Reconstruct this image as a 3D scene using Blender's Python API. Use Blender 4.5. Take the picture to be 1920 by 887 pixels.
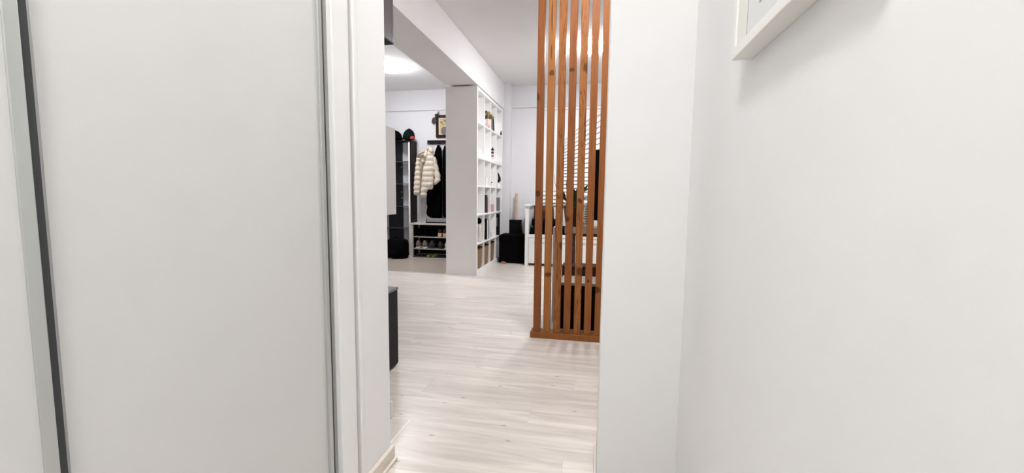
import bpy, bmesh, math, random
from mathutils import Vector, Matrix
for o in list(bpy.data.objects): bpy.data.objects.remove(o)
scene = bpy.context.scene
C = scene.collection
# ------------------------------------------------------------------ camera
FPX = 802.9; CAMH = 0.965
yaw, pitch, roll = [math.radians(a) for a in (11.075, 5.382, 0.664)]
cw = Vector((-math.sin(yaw)*math.cos(pitch), math.cos(yaw)*math.cos(pitch), -math.sin(pitch)))
cr = Vector((math.cos(yaw), math.sin(yaw), 0)); cu = cr.cross(cw)
cr, cu = cr*math.cos(roll)+cu*math.sin(roll), cu*math.cos(roll)-cr*math.sin(roll)
CAM = Vector((0, 0, CAMH))
cd = bpy.data.cameras.new('camera'); cam = bpy.data.objects.new('camera', cd); C.objects.link(cam)
cd.sensor_width = 36; cd.lens = FPX/1920*36; cd.clip_start = 0.03; cd.clip_end = 60
m = Matrix((cr, cu, -cw)).transposed().to_4x4(); m.translation = CAM
cam.matrix_world = m
scene.camera = cam
# ------------------------------------------------------------------ world, exposure
wd = bpy.data.worlds.new('world'); scene.world = wd; wd.use_nodes = True
wd.node_tree.nodes['Background'].inputs[0].default_value = (0.02, 0.025, 0.04, 1)
wd.node_tree.nodes['Background'].inputs[1].default_value = 0.5
vs = scene.view_settings
vs.view_transform = 'Standard'; vs.look = 'None'; vs.gamma = 1; vs.use_curve_mapping = False
vs.exposure = 2.55
# lamp strengths (the lamps themselves are built further down, at their ceiling places)
HALL_W = 17.2; ENTRY_W = 14.5; LIVING_W = 23.0; OPEN_W = 14.3
WARM = (1.0, 0.995, 0.98); COOL = (0.96, 0.965, 1.0)

def W(x, y, X=None, Y=None, Z=None):
    """point of the place seen at a photo pixel, on the given plane"""
    d = cr*((x-960)/FPX) - cu*((y-443.5)/FPX) + cw
    t = (X-CAM.x)/d.x if X is not None else (Y-CAM.y)/d.y if Y is not None else (Z-CAM.z)/d.z
    return CAM + d*t
# ------------------------------------------------------------------ materials
MATS = {}
def mat(name, col, rough=0.5, metal=0.0, noise=0.0, nscale=8.0, bump=0.0, bscale=60.0, emit=0.0, spec=0.5, stretch=(1,1,1)):
    if name in MATS: return MATS[name]
    m = bpy.data.materials.new(name); m.use_nodes = True
    nt = m.node_tree; b = nt.nodes['Principled BSDF']
    b.inputs['Base Color'].default_value = (*col, 1); b.inputs['Roughness'].default_value = rough
    b.inputs['Metallic'].default_value = metal; b.inputs['Specular IOR Level'].default_value = spec
    tc = nt.nodes.new('ShaderNodeTexCoord'); mp = nt.nodes.new('ShaderNodeMapping')
    mp.inputs['Scale'].default_value = stretch
    nt.links.new(tc.outputs['Object'], mp.inputs['Vector'])
    if noise:
        n = nt.nodes.new('ShaderNodeTexNoise'); n.inputs['Scale'].default_value = nscale; n.inputs['Detail'].default_value = 5
        nt.links.new(mp.outputs[0], n.inputs['Vector'])
        r = nt.nodes.new('ShaderNodeValToRGB')
        r.color_ramp.elements[0].position = 0.3; r.color_ramp.elements[1].position = 0.7
        r.color_ramp.elements[0].color = (*[c*(1-noise) for c in col], 1)
        r.color_ramp.elements[1].color = (*[min(1, c*(1+noise)) for c in col], 1)
        nt.links.new(n.outputs['Fac'], r.inputs[0]); nt.links.new(r.outputs[0], b.inputs['Base Color'])
    if bump:
        n = nt.nodes.new('ShaderNodeTexNoise'); n.inputs['Scale'].default_value = bscale; n.inputs['Detail'].default_value = 3
        nt.links.new(mp.outputs[0], n.inputs['Vector'])
        bp = nt.nodes.new('ShaderNodeBump'); bp.inputs['Strength'].default_value = bump; bp.inputs['Distance'].default_value = 0.004
        nt.links.new(n.outputs['Fac'], bp.inputs['Height']); nt.links.new(bp.outputs[0], b.inputs['Normal'])
    if emit:
        b.inputs['Emission Color'].default_value = (*col, 1); b.inputs['Emission Strength'].default_value = emit
    MATS[name] = m
    return m

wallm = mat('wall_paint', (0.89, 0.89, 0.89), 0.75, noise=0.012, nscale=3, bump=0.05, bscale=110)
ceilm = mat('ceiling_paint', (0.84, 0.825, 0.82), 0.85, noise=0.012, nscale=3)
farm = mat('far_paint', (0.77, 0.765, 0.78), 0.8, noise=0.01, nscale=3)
basem = mat('skirting_cream', (0.74, 0.68, 0.60), 0.4, noise=0.03, nscale=10)
whitem = mat('white_laminate', (0.82, 0.81, 0.80), 0.35, noise=0.01, nscale=4)
shelfm = mat('white_shelf', (0.89, 0.88, 0.865), 0.45, noise=0.01, nscale=5)
bedm = mat('white_painted_wood', (0.86, 0.86, 0.84), 0.35)
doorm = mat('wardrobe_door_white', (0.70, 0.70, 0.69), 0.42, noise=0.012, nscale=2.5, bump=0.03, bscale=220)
postm = mat('wardrobe_post_white', (0.90, 0.90, 0.89), 0.4, noise=0.01, nscale=4)
alum = mat('aluminium_pale', (0.56, 0.58, 0.56), 0.34, metal=0.55)
alumd = mat('aluminium_brushed', (0.42, 0.42, 0.42), 0.35, metal=0.8, noise=0.1, nscale=30, stretch=(40, 40, 1))
dark_shade = mat('dark_shade_grey', (0.035, 0.04, 0.04), 0.6)  # near-black: paints the shade in the door gaps, also wick and notch
dark = mat('dark_laminate', (0.012, 0.009, 0.0095), 0.5, noise=0.08, nscale=3, spec=0.12)
darktop = mat('grey_top', (0.16, 0.17, 0.18), 0.18)
blackfab = mat('black_fabric', (0.0028, 0.0024, 0.0032), 0.95, spec=0.05, noise=0.2, nscale=60, bump=0.3, bscale=200)
blackplastic = mat('black_plastic', (0.0035, 0.0035, 0.004), 0.5, spec=0.15)
brownwood = mat('dark_brown_wood', (0.018, 0.008, 0.0065), 0.5, spec=0.15, noise=0.25, nscale=6, stretch=(8, 8, 0.8))
greywhite = mat('cabinet_inner_grey', (0.62, 0.63, 0.66), 0.5)
navy = mat('navy_panel', (0.009, 0.010, 0.015), 0.4, spec=0.2)
jacketm = mat('cream_quilt', (0.66, 0.58, 0.48), 0.55, noise=0.06, nscale=20, bump=0.25, bscale=70)
jacketd = mat('jacket_lining', (0.30, 0.22, 0.14), 0.7)
coatm = mat('black_coat', (0.0013, 0.0013, 0.0018), 0.95, spec=0.04, bump=0.4, bscale=90)
greenfab = mat('dark_green_cap', (0.0045, 0.011, 0.010), 0.9, spec=0.05, noise=0.15, nscale=25)
capblack = mat('black_cap', (0.002, 0.002, 0.003), 0.9, spec=0.05)
redm = mat('red_fabric', (0.28, 0.010, 0.010), 0.7)
wicker = mat('wicker', (0.24, 0.14, 0.07), 0.75, noise=0.35, nscale=60, bump=0.6, bscale=120, stretch=(1, 1, 3))
darkwicker = mat('dark_wicker', (0.010, 0.006, 0.0045), 0.65, spec=0.1, noise=0.3, nscale=40)
beige = mat('beige_board', (0.42, 0.36, 0.30), 0.55, noise=0.08, nscale=10)
midbrown = mat('brown_crate_wood', (0.085, 0.030, 0.014), 0.5, spec=0.15, noise=0.25, nscale=8, stretch=(1, 8, 8))
lightwood = mat('pale_stick_wood', (0.60, 0.40, 0.26), 0.6, noise=0.1, nscale=20)
lilac = mat('lilac_board', (0.62, 0.55, 0.55), 0.6)
leafm = mat('leaf_green', (0.030, 0.075, 0.018), 0.4, noise=0.4, nscale=12)
stemm = mat('stem_green', (0.06, 0.08, 0.025), 0.6)
potm = mat('brown_pot', (0.05, 0.016, 0.012), 0.4)
goldm = mat('gold_picture', (0.52, 0.38, 0.19), 0.5, noise=0.25, nscale=25)
rubber = mat('white_rubber', (0.78, 0.75, 0.68), 0.6)
taupe = mat('taupe_mesh', (0.24, 0.19, 0.155), 0.85, bump=0.3, bscale=200)
slate = mat('slate_mesh', (0.04, 0.04, 0.047), 0.85, bump=0.3, bscale=200)
charcoal = mat('charcoal_suede', (0.05, 0.042, 0.04), 0.9)
maroon = mat('maroon_leather', (0.05, 0.012, 0.010), 0.5)
tansole = mat('tan_sole', (0.72, 0.52, 0.30), 0.6)
lime = mat('lime_rubber', (0.50, 0.55, 0.16), 0.5)
matm = mat('dark_mat', (0.03, 0.024, 0.022), 0.9)
framecream = mat('frame_cream', (0.90, 0.89, 0.85), 0.4)
paperm = mat('paper_white', (0.80, 0.81, 0.80), 0.6)
inkm = mat('grey_ink', (0.30, 0.31, 0.32), 0.7)
pinkm = mat('pink_card', (0.62, 0.36, 0.33), 0.6)
greym = mat('grey_card', (0.17, 0.165, 0.165), 0.6)
creamfab = mat('beige_cloth', (0.50, 0.40, 0.32), 0.8)
skinwood = mat('pale_figurine', (0.60, 0.52, 0.46), 0.5)
orange = mat('orange_rope', (0.42, 0.16, 0.07), 0.7, noise=0.2, nscale=60)
screenm = mat('screen_black', (0.002, 0.002, 0.0025), 0.3, spec=0.1)
blindm = mat('blind_white', (0.85, 0.84, 0.83), 0.6)
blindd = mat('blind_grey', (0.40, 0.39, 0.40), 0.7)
chrome = mat('chrome', (0.6, 0.6, 0.6), 0.2, metal=1)

def floor_material():
    m = bpy.data.materials.new('whitewashed_oak'); m.use_nodes = True; nt = m.node_tree; b = nt.nodes['Principled BSDF']
    N = nt.nodes.new; L = nt.links.new
    geo = N('ShaderNodeNewGeometry'); oi = N('ShaderNodeObjectInfo')
    off = N('ShaderNodeVectorMath'); off.operation = 'MULTIPLY_ADD'
    cmb = N('ShaderNodeCombineXYZ'); L(oi.outputs['Random'], cmb.inputs[0]); L(oi.outputs['Random'], cmb.inputs[2])
    off.inputs[1].default_value = (17, 1, 31); L(cmb.outputs[0], off.inputs[0]); L(geo.outputs['Position'], off.inputs[2])
    mp = N('ShaderNodeMapping'); mp.inputs['Scale'].default_value = (1.1, 14, 1); L(off.outputs[0], mp.inputs[0])
    n1 = N('ShaderNodeTexNoise'); n1.inputs['Scale'].default_value = 1.6; n1.inputs['Detail'].default_value = 6; n1.inputs['Roughness'].default_value = 0.6; n1.inputs['Distortion'].default_value = 0.6
    L(mp.outputs[0], n1.inputs['Vector'])
    r1 = N('ShaderNodeValToRGB'); e = r1.color_ramp.elements
    e[0].position = 0.28; e[0].color = (0.55, 0.495, 0.45, 1); e[1].position = 0.72; e[1].color = (0.86, 0.805, 0.74, 1)
    L(n1.outputs['Fac'], r1.inputs[0])
    mp2 = N('ShaderNodeMapping'); mp2.inputs['Scale'].default_value = (3, 60, 1); L(off.outputs[0], mp2.inputs[0])
    n2 = N('ShaderNodeTexNoise'); n2.inputs['Scale'].default_value = 3; n2.inputs['Detail'].default_value = 4; L(mp2.outputs[0], n2.inputs['Vector'])
    r2 = N('ShaderNodeMapRange'); r2.inputs['From Min'].default_value = 0.3; r2.inputs['From Max'].default_value = 0.7
    r2.inputs['To Min'].default_value = 0.94; r2.inputs['To Max'].default_value = 1.04; L(n2.outputs['Fac'], r2.inputs['Value'])
    rr = N('ShaderNodeMapRange'); rr.inputs['To Min'].default_value = 0.955; rr.inputs['To Max'].default_value = 1.04; L(oi.outputs['Random'], rr.inputs['Value'])
    mu = N('ShaderNodeMath'); mu.operation = 'MULTIPLY'; L(r2.outputs[0], mu.inputs[0]); L(rr.outputs[0], mu.inputs[1])
    mx = N('ShaderNodeVectorMath'); mx.operation = 'SCALE'; L(r1.outputs[0], mx.inputs[0]); L(mu.outputs[0], mx.inputs['Scale'])
    # sparse little dark knots and scuffs in the boards
    mp3 = N('ShaderNodeMapping'); mp3.inputs['Scale'].default_value = (2.2, 6, 1); L(off.outputs[0], mp3.inputs[0])
    vo = N('ShaderNodeTexVoronoi'); vo.inputs['Scale'].default_value = 1.0; vo.voronoi_dimensions = '2D'; L(mp3.outputs[0], vo.inputs['Vector'])
    kn = N('ShaderNodeMapRange'); kn.inputs['From Min'].default_value = 0.012; kn.inputs['From Max'].default_value = 0.035
    kn.inputs['To Min'].default_value = 0.55; kn.inputs['To Max'].default_value = 1.0; L(vo.outputs['Distance'], kn.inputs['Value'])
    mk = N('ShaderNodeVectorMath'); mk.operation = 'SCALE'; L(mx.outputs[0], mk.inputs[0]); L(kn.outputs[0], mk.inputs['Scale'])
    L(mk.outputs[0], b.inputs['Base Color'])
    b.inputs['Roughness'].default_value = 0.32; b.inputs['Specular IOR Level'].default_value = 0.5
    bp = N('ShaderNodeBump'); bp.inputs['Strength'].default_value = 0.04; bp.inputs['Distance'].default_value = 0.002
    L(n2.outputs['Fac'], bp.inputs['Height']); L(bp.outputs[0], b.inputs['Normal'])
    return m
floorm = floor_material()

def pine(name, tone, knots=(), wav=1.0, cracks=()):
    """stained pine: long grain up the slat (object Z), knots at given (x, z, rx, rz)"""
    m = bpy.data.materials.new(name); m.use_nodes = True; nt = m.node_tree; b = nt.nodes['Principled BSDF']
    N = nt.nodes.new; L = nt.links.new
    tc = N('ShaderNodeTexCoord'); oi = N('ShaderNodeObjectInfo')
    cmb = N('ShaderNodeCombineXYZ'); L(oi.outputs['Random'], cmb.inputs[2])
    off = N('ShaderNodeVectorMath'); off.operation = 'MULTIPLY_ADD'; off.inputs[1].default_value = (0, 0, 40)
    L(cmb.outputs[0], off.inputs[0]); L(tc.outputs['Object'], off.inputs[2])
    mp = N('ShaderNodeMapping'); mp.inputs['Scale'].default_value = (22, 22, 1.3); L(off.outputs[0], mp.inputs[0])
    nz = N('ShaderNodeTexNoise'); nz.inputs['Scale'].default_value = 1.0; nz.inputs['Detail'].default_value = 3; nz.inputs['Distortion'].default_value = wav
    L(mp.outputs[0], nz.inputs['Vector'])
    sn = N('ShaderNodeMath'); sn.operation = 'MULTIPLY'; sn.inputs[1].default_value = 34; L(nz.outputs['Fac'], sn.inputs[0])
    s2 = N('ShaderNodeMath'); s2.operation = 'SINE'; L(sn.outputs[0], s2.inputs[0])
    rp = N('ShaderNodeValToRGB'); e = rp.color_ramp.elements
    e[0].position = 0.0; e[0].color = (*[c*1.0 for c in tone], 1)
    e[1].position = 1.0; e[1].color = (tone[0]*1.16, tone[1]*1.20, tone[2]*1.22, 1)
    k = e.new(0.12); k.color = (*[c*1.1 for c in tone], 1)
    if wav > 1.5: e[0].color = (tone[0]*0.50, tone[1]*0.42, tone[2]*0.36, 1)
    mr = N('ShaderNodeMapRange'); mr.inputs['From Min'].default_value = -1; L(s2.outputs[0], mr.inputs['Value']); L(mr.outputs[0], rp.inputs[0])
    fmp = N('ShaderNodeMapping'); fmp.inputs['Scale'].default_value = (300, 300, 7); L(off.outputs[0], fmp.inputs[0])
    fn = N('ShaderNodeTexNoise'); fn.inputs['Scale'].default_value = 1; fn.inputs['Detail'].default_value = 3; L(fmp.outputs[0], fn.inputs['Vector'])
    fr = N('ShaderNodeMapRange'); fr.inputs['From Min'].default_value = 0.3; fr.inputs['From Max'].default_value = 0.7; fr.inputs['To Min'].default_value = 0.86; fr.inputs['To Max'].default_value = 1.1
    L(fn.outputs['Fac'], fr.inputs['Value'])
    sc = N('ShaderNodeVectorMath'); sc.operation = 'SCALE'; L(rp.outputs[0], sc.inputs[0]); L(fr.outputs[0], sc.inputs['Scale'])
    cur = sc.outputs[0]
    for (kx, kz, rx, rz) in list(knots)+list(cracks):
        su = N('ShaderNodeVectorMath'); su.operation = 'SUBTRACT'; su.inputs[1].default_value = (kx, 0, kz); L(tc.outputs['Object'], su.inputs[0])
        ml = N('ShaderNodeVectorMath'); ml.operation = 'MULTIPLY'; ml.inputs[1].default_value = (1/rx, 0, 1/rz); L(su.outputs[0], ml.inputs[0])
        nn = N('ShaderNodeVectorMath'); nn.operation = 'MULTIPLY_ADD'; nn.inputs[1].default_value = (1.6, 1.6, 1.6)
        L(nz.outputs['Color'], nn.inputs[0]); L(ml.outputs[0], nn.inputs[2])
        sb = N('ShaderNodeVectorMath'); sb.operation = 'SUBTRACT'; sb.inputs[1].default_value = (0.8, 0.8, 0.8); L(nn.outputs[0], sb.inputs[0])
        z0 = N('ShaderNodeVectorMath'); z0.operation = 'MULTIPLY'; z0.inputs[1].default_value = (1, 0, 1); L(sb.outputs[0], z0.inputs[0])
        ln = N('ShaderNodeVectorMath'); ln.operation = 'LENGTH'; L(z0.outputs[0], ln.inputs[0])
        ra = N('ShaderNodeMapRange'); ra.interpolation_type = 'SMOOTHSTEP'
        ra.inputs['From Min'].default_value = 0.55; ra.inputs['From Max'].default_value = 1.15
        ra.inputs['To Min'].default_value = 0.36; ra.inputs['To Max'].default_value = 1.0; L(ln.outputs['Value'], ra.inputs['Value'])
        s3 = N('ShaderNodeVectorMath'); s3.operation = 'SCALE'; L(cur, s3.inputs[0]); L(ra.outputs[0], s3.inputs['Scale']); cur = s3.outputs[0]
    L(cur, b.inputs['Base Color']); b.inputs['Roughness'].default_value = 0.45; b.inputs['Specular IOR Level'].default_value = 0.12
    return m

# ------------------------------------------------------------------ mesh helpers
def origin_of(o):
    v = Vector((0, 0, 0))
    while o is not None: v = v + o.location; o = o.parent
    return v
def thing(name, label, cat, loc, group=None):
    o = bpy.data.objects.new(name, None); C.objects.link(o); o.location = loc; o.empty_display_size = 0.05
    o['label'] = label; o['category'] = cat
    if group: o['group'] = group
    return o
def tag(o, label, cat, group=None):
    o['label'] = label; o['category'] = cat
    if group: o['group'] = group
    return o
def obj(name, bm, mt, parent=None, smooth=False, label=None, bevel=0.0):
    """bm is written in world coordinates; the object hangs under parent, or stands with its origin at its base"""
    bmesh.ops.recalc_face_normals(bm, faces=bm.faces)
    if parent is None:
        xs = [v.co for v in bm.verts]
        org = Vector(((min(c.x for c in xs)+max(c.x for c in xs))/2, (min(c.y for c in xs)+max(c.y for c in xs))/2, min(c.z for c in xs)))
    else: org = origin_of(parent)
    bmesh.ops.translate(bm, verts=bm.verts, vec=-org)
    me = bpy.data.meshes.new(name); bm.to_mesh(me); bm.free()
    if smooth:
        for p in me.polygons: p.use_smooth = True
    me.materials.append(mt)
    o = bpy.data.objects.new(name, me); C.objects.link(o)
    if parent is None: o.location = org
    else: o.parent = parent
    if bevel:
        b = o.modifiers.new('bevel', 'BEVEL'); b.width = bevel; b.segments = 2; b.limit_method = 'ANGLE'
    if label: o['label'] = label
    return o
def add_box(bm, x0, x1, y0, y1, z0, z1):
    v = [bm.verts.new(p) for p in ((x0,y0,z0),(x1,y0,z0),(x1,y1,z0),(x0,y1,z0),(x0,y0,z1),(x1,y0,z1),(x1,y1,z1),(x0,y1,z1))]
    for f in ((3,2,1,0),(4,5,6,7),(0,1,5,4),(1,2,6,5),(2,3,7,6),(3,0,4,7)): bm.faces.new([v[i] for i in f])
    return v
def box(name, d, mt, parent=None, bevel=0.0, label=None, smooth=False):
    bm = bmesh.new(); add_box(bm, *d)
    return obj(name, bm, mt, parent, bevel=bevel, label=label, smooth=smooth)
def struct(name, d, mt, bevel=0.0, parent=None):
    o = box(name, d, mt, parent, bevel)
    if parent is None: o['kind'] = 'structure'
    return o
def loft(bm, rings, cap=True, closed=True):
    vr = [[bm.verts.new(p) for p in r] for r in rings]
    n = len(vr[0])
    for a, b in zip(vr, vr[1:]):
        for i in range(n if closed else n-1):
            j = (i+1) % n
            bm.faces.new((a[i], a[j], b[j], b[i]))
    if cap:
        bm.faces.new(vr[0][::-1]); bm.faces.new(vr[-1])
    return vr
def tube(bm, pts, rad, n=8):
    pts = [Vector(p) for p in pts]; rings = []
    for i, p in enumerate(pts):
        t = (pts[min(i+1, len(pts)-1)]-pts[max(i-1, 0)]).normalized()
        a = t.cross(Vector((0, 0, 1)) if abs(t.z) < 0.9 else Vector((1, 0, 0))).normalized(); b = t.cross(a)
        r = rad[i] if isinstance(rad, (list, tuple)) else rad
        rings.append([p+(a*math.cos(2*math.pi*k/n)+b*math.sin(2*math.pi*k/n))*r for k in range(n)])
    loft(bm, rings)
def lathe(bm, cx, cy, prof, n=24, sx=1, sy=1):
    loft(bm, [[Vector((cx+r*math.cos(2*math.pi*k/n)*sx, cy+r*math.sin(2*math.pi*k/n)*sy, z)) for k in range(n)] for r, z in prof])
def superring(cx, cy, z, rx, ry, n=20, p=2.6):
    out = []
    for k in range(n):
        a = 2*math.pi*k/n; c, s = math.cos(a), math.sin(a)
        out.append(Vector((cx+rx*abs(c)**(2/p)*(1 if c >= 0 else -1), cy+ry*abs(s)**(2/p)*(1 if s >= 0 else -1), z)))
    return out

# ------------------------------------------------------------------ the setting
CEIL = 2.62; YF = 6.55; XL = -3.72; XR = 2.4
PX0, PY0, PY1 = 0.026, 1.38, 1.56         # right-hand jamb of the opening
HX = 0.273                                # hall right wall
LX, LY = -0.715, 1.385                    # hall left wall end
fl = struct('floor', (XL-0.1, XR+0.1, -1.7, YF+0.1, -0.08, -0.012), beige)
rnd = random.Random(4)
PW, PL = 0.192, 1.285
plank_mesh = {}
def plank(x0, x1, y0, y1):
    if x1-x0 < 0.03: return
    key = (round(x1-x0, 3), round(y1-y0, 3))
    if key not in plank_mesh:
        bm = bmesh.new(); w, d = (x1-x0)/2-0.0002, (y1-y0)/2-0.0002; c = 0.0004
        loft(bm, [[(-w,-d,-0.012),(w,-d,-0.012),(w,d,-0.012),(-w,d,-0.012)], [(-w,-d,-c),(w,-d,-c),(w,d,-c),(-w,d,-c)],
                  [(-w+c,-d+c,0),(w-c,-d+c,0),(w-c,d-c,0),(-w+c,d-c,0)]])
        bmesh.ops.recalc_face_normals(bm, faces=bm.faces)
        me = bpy.data.meshes.new('plank'); bm.to_mesh(me); bm.free(); me.materials.append(floorm); plank_mesh[key] = me
    o = bpy.data.objects.new('plank', plank_mesh[key]); C.objects.link(o); o.parent = fl
    o.location = Vector(((x0+x1)/2, (y0+y1)/2, 0))-fl.location
y = -1.55; row = 0
while y < YF:
    y1 = min(y+PW, YF)
    xa, xb = (XL, XR) if y > 1.38 else (-0.80, HX+0.03)
    x = xa-(row*0.43 % 1)*PL+0.0
    while x < xb:
        plank(max(x, xa), min(x+PL, xb), y, y1); x += PL
    y = y1; row += 1
fe = struct('floor_entry', (-3.45, -1.83, 5.0, 6.12, 0.0, 0.0015), mat('entry_taupe', (0.56, 0.475, 0.41), 0.28, noise=0.06, nscale=5, stretch=(1, 8, 1)))
struct('ceiling', (XL-0.1, XR+0.1, -1.7, YF+0.1, CEIL, CEIL+0.1), ceilm)
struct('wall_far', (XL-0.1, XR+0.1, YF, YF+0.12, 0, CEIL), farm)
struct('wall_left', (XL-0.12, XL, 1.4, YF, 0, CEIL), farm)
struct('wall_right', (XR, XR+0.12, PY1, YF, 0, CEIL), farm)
struct('wall_opening_right', (PX0, XR+0.12, PY0, PY1, 0, CEIL), wallm, 0.004)
struct('wall_hall_right', (HX, HX+0.12, -1.55, PY0, 0, CEIL), wallm)
struct('wall_hall_back', (-1.5, HX+0.12, -1.67, -1.55, 0, CEIL), wallm)
struct('wall_hall_left', (-0.853, LX, 1.205, LY, 0, CEIL), wallm, 0.005)
struct('wall_opening_left', (XL-0.12, -0.853, 1.385, 1.64, 0, CEIL), wallm)
struct('wall_wardrobe_back', (-1.5, -1.4, -1.55, 1.385, 0, CEIL), wallm)
struct('wall_wardrobe_side', (-1.4, -0.853, 1.25, 1.385, 0, CEIL), wallm)
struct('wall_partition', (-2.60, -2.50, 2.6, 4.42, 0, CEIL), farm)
# beam over the shelves, and the column at its far end
BX0, BX1, BZ = -1.775, -1.398, 2.243
struct('beam', (BX0, BX1, 1.64, YF, BZ+0.012, CEIL), ceilm, 0.004)
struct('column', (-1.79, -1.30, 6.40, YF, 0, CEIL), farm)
# thin cable conduit along the far wall
struct('trim_1', (XL, -1.79, YF-0.009, YF, 2.296, 2.304), mat('conduit', (0.45, 0.43, 0.43), 0.5))
struct('trim_2', (-1.30, XR, YF-0.008, YF, 2.293, 2.301), MATS['conduit'])
struct('baseboard_far', (-1.30, XR, YF-0.014, YF, 0, 0.06), bedm)
struct('baseboard_entry', (XL, -1.79, YF-0.014, YF, 0, 0.06), bedm)
bl = struct('baseboard_left', (LX, LX+0.016, 1.215, LY, 0.0, 0.052), basem, 0.004)
box('end_notch', (LX+0.005, LX+0.010, LY-0.001, LY+0.001, 0.022, 0.034), dark_shade, bl)
struct('trim_3', (LX+0.016, LX+0.028, 1.20, LY-0.004, 0.0, 0.012), basem, 0.004)
struct('baseboard_opening', (-2.4, -0.842, 1.64, 1.655, 0, 0.075), bedm, 0.004)
struct('baseboard_right', (HX-0.014, HX, -1.55, PY0, 0, 0.06), basem, 0.003)
struct('trim_4', (PX0-0.010, PX0, PY0-0.012, PY1, 0, 0.055), basem, 0.003)
# pale filler strips in the floor where a door jamb once stood
fillm = mat('filler_white', (0.86, 0.84, 0.82), 0.4)
struct('trim_5', (-0.765, -0.757, LY, 1.645, 0.0, 0.0012), fillm)
struct('trim_6', (-0.842, -0.81, 1.640, 1.648, 0.0, 0.0012), fillm)

# ------------------------------------------------------------------ wardrobe with sliding doors (left side of the hall)
wr = thing('sliding_wardrobe', 'white sliding-door wardrobe with aluminium edge profiles lining the hall', 'wardrobe', (-1.05, 0.0, 0))
WT = 2.5
def wdoor(y0, y1, xf, lite, darkw, lip, mirror=False):
    """door slab with an upright edge profile: pale band, dark strip for the gap shade, metal lip"""
    d = box('door', (xf-0.022, xf-0.004, y0, y1, 0.02, WT), doorm, wr)
    return d
# far door: panel, then its pale profile, dark strip painting the groove shade, metal lip
d2 = wdoor(0.441, 1.036, LX-0.010, 0, 0, 0)
box('edge_profile', (LX-0.03, LX-0.006, 1.036, 1.052, 0.02, WT), alum, d2, 0.002, 'pale aluminium edge profile')
box('dark_shade', (LX-0.04, LX-0.020, 1.052, 1.066, 0.02, WT), dark_shade, d2, 0, 'dark strip painting the shade in the edge groove')
box('lip', (LX-0.034, LX-0.012, 1.066, 1.080, 0.02, WT), alumd, d2, 0.001, 'brushed metal lip')
d1 = wdoor(-0.42, 0.4095, LX+0.006, 0, 0, 0)
box('edge_profile', (LX-0.016, LX+0.004, 0.4095, 0.4265, 0.02, WT), alum, d1, 0.0015, 'pale aluminium edge profile')
box('dark_shade', (LX-0.030, LX+0.001, 0.4265, 0.4360, 0.02, WT), dark_shade, d1, 0, 'dark strip painting the shade in the edge groove')  # shade of the step between the doors, put in as a dark colour
box('lip', (LX-0.036, LX-0.001, 0.4360, 0.441, 0.02, WT), alumd, d1, 0.001, 'brushed metal lip')
d0 = wdoor(-1.50, -0.42, LX-0.012, 0, 0, 0)
box('post', (LX-0.08, LX+0.004, 1.080, 1.160, 0, CEIL-0.002), postm, wr, 0.004)
box('filler_strip', (LX-0.08, LX-0.012, 1.160, 1.186, 0, CEIL-0.002), doorm, wr)
box('edge_strip', (LX-0.08, LX+0.003, 1.186, 1.204, 0, CEIL-0.002), postm, wr, 0.003)
box('top_track', (LX-0.10, LX+0.015, -1.54, 1.080, WT, 2.56), alum, wr)
box('bottom_track', (LX-0.10, LX+0.015, -1.54, 1.080, 0.0, 0.02), alum, wr)
box('top_panel', (-1.39, LX-0.02, -1.54, 1.20, 2.56, 2.60), postm, wr)
box('side_panel', (-1.39, LX-0.085, 1.18, 1.20, 0.0, 2.56), postm, wr)

# ------------------------------------------------------------------ picture on the hall right wall
fw = W(1408, 112.6, X=HX); fyf = fw.y; fzb = fw.z; FD = 0.034
fx = HX-FD
pf = thing('picture_frame', 'white deep-edged picture frame hanging on the right hall wall', 'picture', (HX, fyf-0.25, fzb))
FH, FL, FB = 0.52, 0.42, 0.0185
y0f, y1f, z0f, z1f = fyf-FL, fyf, fzb, fzb+FH
box('frame_bar', (fx, HX, y1f-FB, y1f, z0f, z1f), framecream, pf, 0.0012)
box('frame_bar', (fx, HX, y0f, y0f+FB, z0f, z1f), framecream, pf, 0.0012)
box('frame_bar', (fx, HX, y0f+FB, y1f-FB, z0f, z0f+FB), framecream, pf, 0.0012)
box('frame_bar', (fx, HX, y0f+FB, y1f-FB, z1f-FB, z1f), framecream, pf, 0.0012)
sy_ = W(1399, 40, X=fx).y
matc = mat('mat_cream', (0.84, 0.85, 0.79), 0.5)
box('mat_board', (fx+0.003, fx+0.008, y0f+FB, y1f-FB, z0f+FB, z1f-FB), matc, pf)
box('mat_slot', (fx+0.0015, fx+0.0032, sy_-0.0035, sy_, z0f+FB, z1f-FB), mat('olive_line', (0.10, 0.11, 0.08), 0.6), pf, 0, 'thin dark line between frame and picture')
box('paper', (fx+0.001, fx+0.0032, y0f+FB, sy_-0.0035, z0f+FB-0.0005, z1f-FB), paperm, pf)
pp = W(1425, 0, X=fx+0.001)
box('print', (fx+0.0002, fx+0.0012, pp.y-0.20, pp.y, pp.z-0.004, pp.z+0.30), mat('grey_print', (0.40, 0.42, 0.43), 0.6, noise=0.3, nscale=20), pf)
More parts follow.
